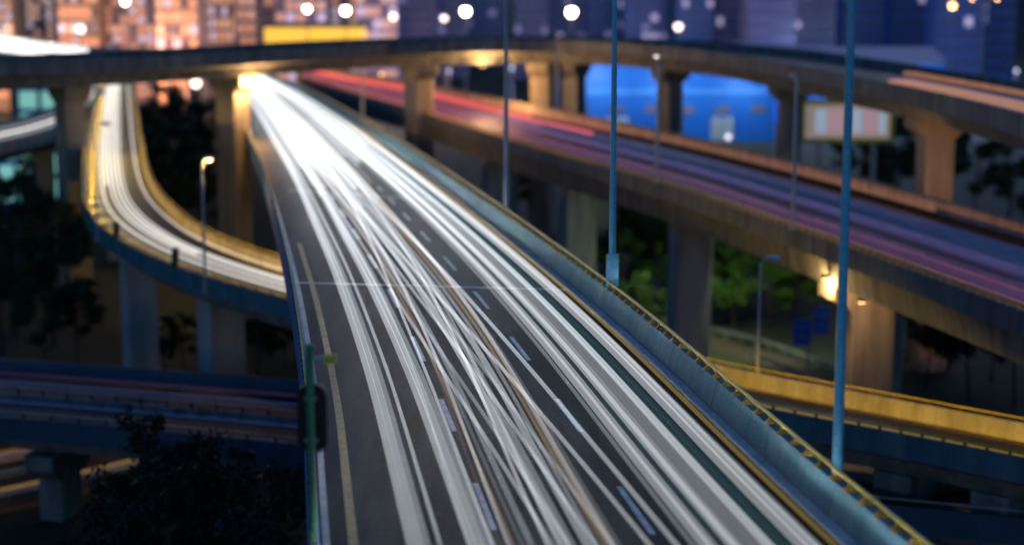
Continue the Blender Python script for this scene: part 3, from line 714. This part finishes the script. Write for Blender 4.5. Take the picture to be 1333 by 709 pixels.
# floods added under the decks to light the ramp, piers and trees
def flood(loc, power, label, col=SOD):
    o = empty('added_flood_lamp', loc); tag(o, label, 'flood lamp', 'flood lamps added to light ramp, piers and trees')
    MB().box((0, 0, 0), (0.5, 0.4, 0.25)).build('housing', M['black'], o)
    MB().box((0, 0, -0.15), (0.42, 0.32, 0.04)).build('lens', M['lamp_small'], o)
    point_light(o, (0, 0, -0.5), power, col, 0.3)
def under_main(Y, a, dz=-2.6):
    i = min(range(main.n), key=lambda k: abs(main.at(k, 0.5).y-Y)); return main.at(i, a, 0, dz)
def flood_spot(loc, target, power, label, col=SOD, ang=110):
    o = empty('added_flood_lamp', loc); tag(o, label, 'flood lamp', 'flood lamps added to light ramp, piers and trees')
    MB().box((0, 0, 0), (0.5, 0.4, 0.25)).build('housing', M['black'], o)
    MB().box((0, 0, -0.15), (0.42, 0.32, 0.04)).build('lens', M['lamp_small'], o)
    l_ = point_light(o, (0, 0, -0.35), power, col, 0.3, ang)
    l_.rotation_euler = (Vector(target)-Vector(loc)).to_track_quat('-Z', 'Y').to_euler()
def ramp_at(u, v, lo, hi, a=0.3):
    i = ramp.station_at_u(u, a, lo, hi); return ramp.at(i, a)
# small unseen lamps added on the inside of the ramp's near wall, washing the far wall
i = 20.0; k = 0
while i < ramp.n-1:
    p = ramp.at(i, 1, -0.42, 0.36); d = ramp.dirv(i); rz = math.atan2(d.y, d.x)
    o = empty('added_wall_lamp', p, rz); tag(o, f'small added sodium lamp inside the ramp near wall, {ordinal(k+1)} from the far end', 'wall lamp', 'lamps added inside the ramp parapet')
    MB().box((0, 0, 0), (0.5, 0.10, 0.14)).build('housing', M['black'], o); MB().box((0, 0.06, 0), (0.42, 0.03, 0.10)).build('lens', M['lamp_added'], o)
    l_ = point_light(o, (0, 0.22, 0.0), 800 if p.x < -5 else 600, SOD, 0.1, 105); l_.rotation_euler = (R(64), 0, 0); i += 4.2/ramp.ds; k += 1
flood_spot(under_main(150, 0.10), main.at(0, .5)*0 + under_main(160, 0.0, -8), 3500, 'added sodium flood lamp under the main viaduct by the tan pier')
i = high.station_at_u(1078, 0.95, 90, 150); flood(high.at(i, 0.93, 0, -1.9), 1000, 'added sodium flood lamp under the right viaduct beside the tan pier', (1.0, 0.62, 0.22))
i = high.station_at_u(1122, 0.9, 90, 150); flood(high.at(i, 0.89, 0, -2.75), 420, 'small added sodium flood lamp in front of the tan pier under the right viaduct', (1.0, 0.62, 0.30))
i = over.station_at_u(150, 0.6); flood_spot(over.at(i, 0.45, 0, -1.98), ramp_at(150, 0, 150, 230, .5), 2500, 'added sodium flood lamp below the overpass above the left ramp')
for u_, pw, lab in ((865, 2600, 'added pale flood lamp under the right viaduct behind the dark pier'), (985, 4200, 'added pale flood lamp under the right viaduct over the bright green trees')):
    i = high.station_at_u(u_, 0.4, 90, 220); flood_spot(high.at(i, 0.45, 0, -2.9), U(u_-20, 400, GZ+3), pw, lab, (0.88, 1.0, 0.62), 115)
lamp_post(U(727, 345, GZ), 6.0, M['pole_grey'], [(R(0), 0.5)], 'lamp_off', 'short pale lamp post just beyond the main viaduct railing below the right viaduct', 'lamp posts on the slip ramp', 0.12, 0.08)
i = ramp.station_at_u(140, 0.9, 130, 200); lamp_post(ramp.at(i, 1, 0.1, -0.3), 8.4, M['pole_grey'], [(R(0), 0.6)], 'lamp_off', 'blurred unlit lamp post at the sharpest bend of the slip ramp', 'lamp posts on the slip ramp', 0.10, 0.06)

# small boxes fixed to ramp wall
for u, lab in ((151, 'small dark cabinet on the ramp wall at the bend'), (311, 'small dark cabinet on the ramp wall next to the slim lamp post')):
    i = ramp.station_at_u(u-2 if u < 200 else 238, 1, 90, 170); p = ramp.at(i, 1, -0.1, 0.855)
    o = empty('cabinet', p); tag(o, lab, 'cabinet', 'small cabinets on the ramp wall')
    MB().box((0, 0, 0.55), (0.42, 0.3, 1.1)).build('body', M['black'], o); MB().box((0, -0.165, 0.55), (0.34, 0.03, 0.9)).build('door', M['black'], o); MB().box((0, 0, 1.14), (0.5, 0.38, 0.06)).build('lid', M['black'], o)

# foreground green post with the back of a dark sign
p0 = Vector((-4.75, 43.2, 14.2)); p0 = D(408, 720, 41.0)
o = empty('sign_post', (p0.x, p0.y, 14.0)); tag(o, 'green post on the left parapet with the black rounded back of a tall sign', 'sign post')
h = D(403, 447, 41.0).z - 14.0
MB().lathe([(0.16, 0), (0.16, 0.1), (0.10, 0.12), (0.095, h-0.03), (0.06, h)], 14).build('pole', M['pole_green'], o, True)
def rrect(wd, ht, r, y, k=8):
    pts = []
    for cx, cz, a0 in ((wd/2-r, ht/2-r, 0), (-wd/2+r, ht/2-r, 90), (-wd/2+r, -ht/2+r, 180), (wd/2-r, -ht/2+r, 270)):
        for j in range(k+1):
            g = R(a0+90*j/k); pts.append(Vector((cx+r*math.cos(g), y, cz+r*math.sin(g))))
    return pts
zc = D(408, 546, 41.0).z - 14.0
m_ = MB(); a_ = rrect(0.70, 1.62, 0.30, 0.13); b_ = rrect(0.70, 1.62, 0.30, 0.30)
for q in (a_, b_):
    for v in q: v.z += zc; v.x += 0.02
m_.prism(a_, b_); m_.build('sign_panel', M['black'], o)
for dz in (-0.5, 0.5): MB().box((0.0, 0.08, zc+dz), (0.3, 0.2, 0.07)).build('bracket', M['steel'], o)
i = main.station_at_u(432, 0.06, 44, 75); 
q = D(432, 468, 46.0)
m_ = MB().tube([(0, 0, D(403, 466, 41.0).z-14), (0.35, 0.1, D(403, 466, 41.0).z-14)], 0.03); m_.build('arm', M['pole_blue'], o, True)
MB().box((0.46, 0.1, D(403, 468, 41.0).z-14), (0.26, 0.16, 0.2)).build('camera_housing', M['lime'], o)

# blue direction sign by the slip road
pb = U(1050, 492, GZ)
o = empty('direction_sign', pb); tag(o, 'pair of blue direction panels on one grey post beside the slip road', 'road sign')
hh = D(1052, 418, pb.y).z - GZ
MB().tube([(0, 0, 0), (0, 0, hh)], 0.11, 10).build('pole', M['pole_grey'], o, True)
for k, (cu, cv, wd, ht) in enumerate(((1044, 432, 24, 34), (1069, 417, 21, 36))):
    c = D(cu, cv, pb.y-0.25) - pb; sx = wd*pb.y/F; sz = ht*pb.y/F
    pn = MB().box((c.x, -0.25, c.z), (sx, 0.08, sz), R(12)).build('panel', M['sign_blue'], o)
    for (ox, oz, w_, h_) in ((-0.2, 0.22, 0.3, 0.14), (0.12, 0.2, 0.18, 0.3), (-0.1, -0.15, 0.14, 0.4), (0.2, -0.2, 0.25, 0.12)):
        MB().box((c.x+ox*sx, -0.25-0.05+ox*sx*0.21, c.z+oz*sz), (w_*sx*0.6, 0.012, h_*sz*0.4), R(12)).build('lettering', M['sign_white'], pn)

# billboard
pc = D(1103, 158, 215)
o = empty('billboard', (pc.x, pc.y, GZ)); tag(o, 'yellow framed billboard with pale pink panels behind the right viaduct', 'billboard')
W_, H_ = 122*215/F, 56*215/F; zc = pc.z-GZ
m_ = MB()
for sx in (-1, 1): m_.box((sx*(W_/2-0.25), 0, zc), (0.5, 0.5, H_))
for sz in (-1, 1): m_.box((0, 0, zc+sz*(H_/2-0.25)), (W_-1.004, 0.5, 0.5))
m_.build('frame', M['yellow_paint'], o)
MB().box((0, 0.05, zc), (W_-1.01, 0.2, H_-1.01)).build('panel', M['panel_cream'], o)
for k, (x, wd, mm) in enumerate(((-3.1, 1.4, 'panel_white'), (-1.2, 2.0, 'panel_pink'), (1.0, 1.4, 'panel_white'), (2.7, 1.5, 'panel_pink'), (4.1, .8, 'panel_white'))):
    MB().box((x, -0.10, zc), (wd, 0.06, H_*0.55)).build('poster', M[mm], o)
for sx in (-1, 1): MB().box((sx*W_*0.3, 0.3, (zc-H_/2)/2), (0.5, 0.5, zc-H_/2)).build('leg', M['steel'], o)

# ------------------------------------------------------------------ blue depot
def depot(u0, u1, Y, h, depth, label, lamps=()):
    a, b = D(u0, 100, Y), D(u1, 100, Y); cx = (a.x+b.x)/2; wd = b.x-a.x
    o = empty('warehouse', (cx, Y, GZ)); tag(o, label, 'warehouse', 'blue warehouses beyond the overpass')
    MB().box((0, depth/2, h/2), (wd, depth, h)).build('wall', M['blue_cladding'], o)
    m_ = MB(); m_.prism([(-wd/2-0.4, -0.4, h+0.003), (wd/2+0.4, -0.4, h+0.003), (wd/2+0.4, depth+0.4, h+0.003), (-wd/2-0.4, depth+0.4, h+0.003)],
                        [(-wd/2-0.4, depth*0.45, h+2.5), (wd/2+0.4, depth*0.45, h+2.5), (wd/2+0.4, depth*0.55, h+2.5), (-wd/2-0.4, depth*0.55, h+2.5)]); m_.build('roof', M['blue_roof'], o)
    for k in range(max(2, int(wd/14))):
        x = -wd/2 + (k+0.5)*wd/max(2, int(wd/14))
        MB().box((x, -0.05, 2.2), (4, 0.16, 4.4)).build('roller_door', M['pole_grey'], o)
    m_ = MB()
    for k in range(int(wd/2.6)): m_.box((-wd/2+(k+0.5)*wd/int(wd/2.6), -0.05, h*0.5+0.2), (0.25, 0.09, h-1.0))
    m_.build('standing_seam', M['blue_roof'], o)
    MB().box((0, -0.12, h*0.62), (wd-0.6, 0.14, 0.9)).build('trim_band', M['blue_trim'], o)
    for k in range(int(wd/6)):
        MB().box((-wd/2+(k+0.5)*wd/int(wd/6), -0.14, h*0.40), (2.6, 0.14, 1.5)).build('window', M['win_dark'], o)
    for x in lamps:  # floods added to brighten the cladding; the light hangs clear of the fitting
        l_ = MB().box((x*wd, -1.4, h-0.3), (0.5, 0.5, 0.3)).build('added_flood_light', M['lamp_off'], o)
        point_light(o, (x*wd, -7.5, h*0.8), 2600, (0.6, 0.8, 1.0), 0.6)
    return o
depot(735, 1010, 330, 14.5, 30, 'long bright blue warehouse seen between the overpass piers', (-0.35, 0.0, 0.35))
depot(1030, 1230, 345, 13.0, 26, 'bright blue warehouse behind the yellow framed billboard', (-0.25, 0.25))

# ------------------------------------------------------------------ city beyond
def building(u, Y, wd, dp, h, fac, cols, rows_, lit, mats, label, rot=0.0):
    p = D(u, 60, Y); o = empty('apartment_building', (p.x, Y, GZ), rot); tag(o, label, 'building', 'city buildings on the skyline')
    MB().box((0, dp/2, h/2), (wd, dp, h)).build('wall', M[fac], o)
    MB().box((0, dp/2, h+0.45), (wd+0.6, dp+0.6, 0.9)).build('roof', M['dark_concrete'], o)
    MB().box((wd*0.2, dp/2, h+2.2), (wd*0.25, dp*0.4, 2.6)).build('stair_head', M[fac], o)
    ww, wh = wd/cols*0.74, (h-3)/rows_*0.66
    meshes = {}
    for r in range(rows_):
        for c in range(cols):
            mm = random.choice(mats) if random.random() < lit else 'win_dark'
            if mm not in meshes:
                me = MB().box((0, 0, 0), (ww, 0.24, wh)).mesh('window'); me.materials.append(M[mm]); meshes[mm] = me
            q = bpy.data.objects.new('window', meshes[mm]); COL.objects.link(q); q.parent = o
            q.location = (-wd/2 + (c+0.5)*wd/cols, -0.08, 2.5 + (r+0.5)*(h-3)/rows_)
cityspec = []
x = -60
while x < 1350:
    cityspec.append(x); x += random.uniform(44, 66)
for k, u in enumerate(cityspec):
    warm = u < 520
    Y = random.uniform(380, 470) if warm else random.uniform(430, 560)
    h = random.uniform(34, 52)
    fac = random.choice(['facade_c', 'facade_a', 'facade_c']) if warm else random.choice(['facade_b', 'facade_b', 'facade_a'])
    mats = ['win_warm', 'win_orange', 'win_orange', 'win_white'] if warm else ['win_dim', 'win_dim', 'win_white']
    building(u, Y, random.uniform(8.5, 12), 12, h, fac, random.choice((5, 6)), random.choice((13, 14, 16)), 0.7 if warm else (0.13 if u < 900 else 0.05), mats,
             f'{"tan and mauve block with many warm lit windows" if warm else "blue dusk block with few lit windows"}, {ordinal(k+1)} from the left along the skyline')
# low lit block and a teal lit hall on the left under the overpass
for u, v, Y, wd, h, mm, lab in ((80, 130, 330, 16, 14, 'win_teal', 'low hall with teal lit windows under the left end of the overpass'), (95, 225, 215, 7, 11, 'win_teal', 'narrow teal lit hall behind the slip ramp bend'), (20, 225, 235, 9, 10, 'win_teal', 'dim teal lit hall at the left behind the trees')):
    p = D(u, v, Y); o = empty('hall', (p.x, Y, GZ)); tag(o, lab, 'hall', 'teal lit halls at the left')
    MB().box((0, 5, h/2), (wd, 10, h)).build('wall', M['facade_b'], o); MB().box((0, 5, h+0.3), (wd+1, 11, 0.6)).build('roof', M['dark_concrete'], o)
    for c in range(4):
        for r in range(3): MB().box((-wd/2+(c+0.5)*wd/4, -0.06, 1.5+(r+0.5)*(h-2)/3), (wd/4*0.78, 0.2, (h-2)/3*0.76)).build('window', M[mm], o)
# yellow lit canopy
p = D(408, 68, 300); o = empty('toll_canopy', (p.x, 300, GZ)); tag(o, 'yellow lit flat canopy on posts beyond the overpass', 'canopy')
wd = 126*300/F; zt = D(408, 36, 300).z-GZ; zb_ = D(408, 66, 300).z-GZ
MB().box((0, 4, (zt+zb_)/2), (wd, 8, zt-zb_)).build('fascia', M['canopy_lit'], o); MB().box((0, 4, zt+0.2), (wd+0.8, 8.8, 0.4)).build('roof', M['dark_concrete'], o)
for k in range(4): MB().box((-wd/2+1+k*(wd-2)/3, 4, zb_/2), (0.6, 0.6, zb_)).build('post', M['pole_grey'], o)

# distant lit street lamps
def far_lamp(u, v, Y, lens, rad, label):
    p = D(u, v, Y); o = empty('street_lamp', (p.x, Y, GZ)); tag(o, label, 'street lamp', 'distant lit street lamps'); h = p.z-GZ
    MB().tube([(0, 0, 0), (0, 0, h-rad-0.05)], [0.16, 0.09], 8).build('pole', M['pole_grey'], o, True)
    m_ = MB(); m_.lathe([(rad*math.sin(R(t)), h-rad*math.cos(R(t))) for t in (8, 30, 60, 90, 120, 150, 172)], 14); m_.build('globe', M[lens], o, True)
    MB().lathe([(rad*0.7, h+rad*0.75), (rad*0.4, h+rad*1.05), (0.05, h+rad*1.15)], 12).build('cap', M['pole_grey'], o, True)
for u, v, Y, ln, rad, lab in ((400,12,300,'lamp_white',.34,'lit street lamp with a cream glow above the yellow canopy'), (450,14,290,'lamp_white',.44,'large lit street lamp right of the yellow canopy'), (512,22,310,'lamp_soft',.40,'soft pinkish street lamp just right of the large one by the canopy'),
    (606,15,290,'lamp_white',.46,'very bright street lamp above the middle of the overpass'), (578,24,330,'lamp_soft',.36,'dim street lamp just left of the very bright one over the overpass middle'), (744,16,280,'lamp_white',.50,'brightest street lamp, above the blue warehouse left end'),
    (883,35,300,'lamp_soft',.42,'soft pink street lamp above the overpass over the blue warehouse'), (890,92,300,'lamp_soft',.52,'soft cream street lamp beneath the overpass before the blue warehouse'), (255,108,300,'lamp_soft',.55,'white street lamp beneath the overpass at the left of the main viaduct'), (105,38,300,'lamp_soft',.40,'pale street lamp above the white band of the distant viaduct'),
    (163,2,300,'lamp_white',.38,'lit street lamp at the top edge left of centre'), (948,178,280,'lamp_faint',.30,'faint street lamp low before the blue warehouse'),
    (1240,8,280,'lamp_small',.34,'orange street lamp left of the twin headed post on the right')):
    far_lamp(u, v, Y, ln, rad*1.45, lab)
for k in range(20):  # low row of lamps added to light the city facades
    x = -125 + k*12.5; warm = x < -20
    far = empty('street_lamp', (x, 362 + 14*math.sin(k*2.1), GZ)); tag(far, f'{"orange" if warm else "pinkish"} street lamp added at the foot of the city blocks, {ordinal(k+1)} from the left', 'street lamp', 'lamps added at the foot of the city')
    h = 10.6
    MB().tube([(0, 0, 0), (0, 0, h-0.35)], [0.16, 0.1], 8).build('pole', M['pole_grey'], far, True)
    m_ = MB(); m_.lathe([(0.3*math.sin(R(t)), h-0.3*math.cos(R(t))) for t in (8, 40, 90, 140, 172)], 12); m_.build('globe', M['lamp_small' if warm else 'lamp_faint'], far, True)
    if x < 110: point_light(far, (0, 1.2, h), 6500 if warm else 9000, (1.0, 0.52, 0.30) if warm else (0.45, 0.55, 1.0), 0.4)
p = D(1277, 108, 190); o = lamp_post((p.x, 190, p.z-3), 11.3, M['pole_grey'], [(0, 1.0), (math.pi, 1.0)], 'lamp_small', 'twin headed orange lamp post on the far right beyond the overpass', 'distant lit street lamps', 0.16, 0.1)
# floods added to light the orange pier on the right and the overpass piers
i = over.station_at_u(1217, 0.55); tgt = over.at(i, 0.55, 0, -6); j = high.station_at_u(1205, 0.0, 90, 200); lp_ = high.at(j, 0, -0.45, 0.7)
flood_spot(lp_, tgt, 2500, 'added sodium flood lamp outside the right viaduct far wall aimed at the orange pier', (1.0, 0.50, 0.2), 130)
i = over.station_at_u(610, 0.55); flood(over.at(i, 0.8, 0, -2.02), 6000, 'added sodium flood lamp below the middle of the overpass', (1.0, 0.55, 0.2))
i = over.station_at_u(300, 0.55); flood(over.at(i, 0.8, 0, -2.02), 4500, 'added sodium flood lamp below the overpass by the left pier', (1.0, 0.55, 0.2))

# ------------------------------------------------------------------ hill on the right
m_ = MB(); NX, NY = 40, 14
for j in range(NY+1):
    for i in range(NX+1):
        x = 60 + 420*i/NX; y = 600 + 500*j/NY
        b = math.sin(math.pi*min(1, j/NY*1.2)/1.2)
        z = GZ - 1 + b*(70 + 25*math.sin(i*0.35) + 10*math.sin(i*0.9+j)) * min(1, i/8)
        m_.v.append((x, y, z))
for j in range(NY):
    for i in range(NX): a = j*(NX+1)+i; m_.f.append((a, a+1, a+NX+2, a+NX+1))
tag(m_.build('hills', M['hill'], None, True), kind='structure')

# ------------------------------------------------------------------ trees
def tree_proto(mat, h, cr, nl, leaf, seed):
    rnd = random.Random(seed)
    o = empty('tree')
    tb = MB(); tb.tube([(0, 0, 0), (0.05*h*rnd.uniform(-1, 1), 0, h*0.3), (0.04*h*rnd.uniform(-1, 1), 0.03*h, h*0.62), (0, 0, h*0.86)], [0.035*h*0.6, 0.024*h*0.6, 0.015*h*0.6, 0.02], 7)
    tips = []
    for k in range(15):
        z0 = h*rnd.uniform(0.28, 0.75); g = rnd.uniform(0, 6.28); ln = cr*rnd.uniform(0.55, 1.0)*(1.15-0.45*z0/h)
        e = Vector((math.cos(g)*ln, math.sin(g)*ln, z0+ln*rnd.uniform(0.2, 0.75))); tb.tube([(0, 0, z0), (e.x*0.5, e.y*0.5, z0+(e.z-z0)*0.65), tuple(e)], [0.05, 0.035, 0.012], 5)
        tips += [e, e*0.72 + Vector((0, 0, z0*0.3))]
    tips.append(Vector((0, 0, h*0.92)))
    tb.build('trunk', M['bark'], o, True)
    lb = MB(); clumps = []
    for t in tips:
        for _ in range(4): clumps.append((t + Vector((rnd.gauss(0, .28), rnd.gauss(0, .28), rnd.gauss(0, .2)))*cr*0.35, cr*rnd.uniform(0.09, 0.24)))
    for k in range(nl):
        c, r = rnd.choice(clumps)
        d = Vector((rnd.gauss(0, 1), rnd.gauss(0, 1), rnd.gauss(0, 0.7))); d = d.normalized()*r*rnd.uniform(0.3, 1.05); p = c+d
        s = leaf*rnd.uniform(0.6, 1.4); n = (d.normalized()*0.6 + Vector((rnd.gauss(0, .6), rnd.gauss(0, .6), rnd.gauss(0.5, .5)))).normalized()
        a = n.orthogonal().normalized(); a = (Matrix.Rotation(rnd.uniform(0, 6.28), 3, n) @ a); b = n.cross(a)
        lb.quad(p-a*s*0.9, p-b*s*0.42, p+a*s*0.9, p+b*s*0.42)
    lb.build('crown', mat, o)
    return o
pools = {}
def plant(kind, p, sc, label, group, used={}):
    if kind not in pools:
        mat = M[{'lit': 'leaf_lit', 'dark': 'leaf_shaded', 'near': 'leaf_near_shaded'}[kind]]
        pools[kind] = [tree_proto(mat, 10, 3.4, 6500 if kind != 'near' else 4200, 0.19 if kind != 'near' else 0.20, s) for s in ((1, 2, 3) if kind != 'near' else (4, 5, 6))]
        used[kind] = 0
    k = used[kind]; used[kind] += 1
    src = pools[kind][k % 3]
    o = src if k < 3 else copy_tree(src)
    o.location = p; o.rotation_euler = (0, 0, random.uniform(0, 6.28)); o.scale = (sc*random.uniform(.9, 1.15), sc*random.uniform(.9, 1.15), sc)
    tag(o, label, 'tree', group)
def grove(kind, specs, text, group):
    pts = sorted(specs, key=lambda q: q[0])
    for k, (u, v, zb, sc) in enumerate(pts):
        plant(kind, U(u, v, zb), sc, text.format(ordinal(k+1)), group)
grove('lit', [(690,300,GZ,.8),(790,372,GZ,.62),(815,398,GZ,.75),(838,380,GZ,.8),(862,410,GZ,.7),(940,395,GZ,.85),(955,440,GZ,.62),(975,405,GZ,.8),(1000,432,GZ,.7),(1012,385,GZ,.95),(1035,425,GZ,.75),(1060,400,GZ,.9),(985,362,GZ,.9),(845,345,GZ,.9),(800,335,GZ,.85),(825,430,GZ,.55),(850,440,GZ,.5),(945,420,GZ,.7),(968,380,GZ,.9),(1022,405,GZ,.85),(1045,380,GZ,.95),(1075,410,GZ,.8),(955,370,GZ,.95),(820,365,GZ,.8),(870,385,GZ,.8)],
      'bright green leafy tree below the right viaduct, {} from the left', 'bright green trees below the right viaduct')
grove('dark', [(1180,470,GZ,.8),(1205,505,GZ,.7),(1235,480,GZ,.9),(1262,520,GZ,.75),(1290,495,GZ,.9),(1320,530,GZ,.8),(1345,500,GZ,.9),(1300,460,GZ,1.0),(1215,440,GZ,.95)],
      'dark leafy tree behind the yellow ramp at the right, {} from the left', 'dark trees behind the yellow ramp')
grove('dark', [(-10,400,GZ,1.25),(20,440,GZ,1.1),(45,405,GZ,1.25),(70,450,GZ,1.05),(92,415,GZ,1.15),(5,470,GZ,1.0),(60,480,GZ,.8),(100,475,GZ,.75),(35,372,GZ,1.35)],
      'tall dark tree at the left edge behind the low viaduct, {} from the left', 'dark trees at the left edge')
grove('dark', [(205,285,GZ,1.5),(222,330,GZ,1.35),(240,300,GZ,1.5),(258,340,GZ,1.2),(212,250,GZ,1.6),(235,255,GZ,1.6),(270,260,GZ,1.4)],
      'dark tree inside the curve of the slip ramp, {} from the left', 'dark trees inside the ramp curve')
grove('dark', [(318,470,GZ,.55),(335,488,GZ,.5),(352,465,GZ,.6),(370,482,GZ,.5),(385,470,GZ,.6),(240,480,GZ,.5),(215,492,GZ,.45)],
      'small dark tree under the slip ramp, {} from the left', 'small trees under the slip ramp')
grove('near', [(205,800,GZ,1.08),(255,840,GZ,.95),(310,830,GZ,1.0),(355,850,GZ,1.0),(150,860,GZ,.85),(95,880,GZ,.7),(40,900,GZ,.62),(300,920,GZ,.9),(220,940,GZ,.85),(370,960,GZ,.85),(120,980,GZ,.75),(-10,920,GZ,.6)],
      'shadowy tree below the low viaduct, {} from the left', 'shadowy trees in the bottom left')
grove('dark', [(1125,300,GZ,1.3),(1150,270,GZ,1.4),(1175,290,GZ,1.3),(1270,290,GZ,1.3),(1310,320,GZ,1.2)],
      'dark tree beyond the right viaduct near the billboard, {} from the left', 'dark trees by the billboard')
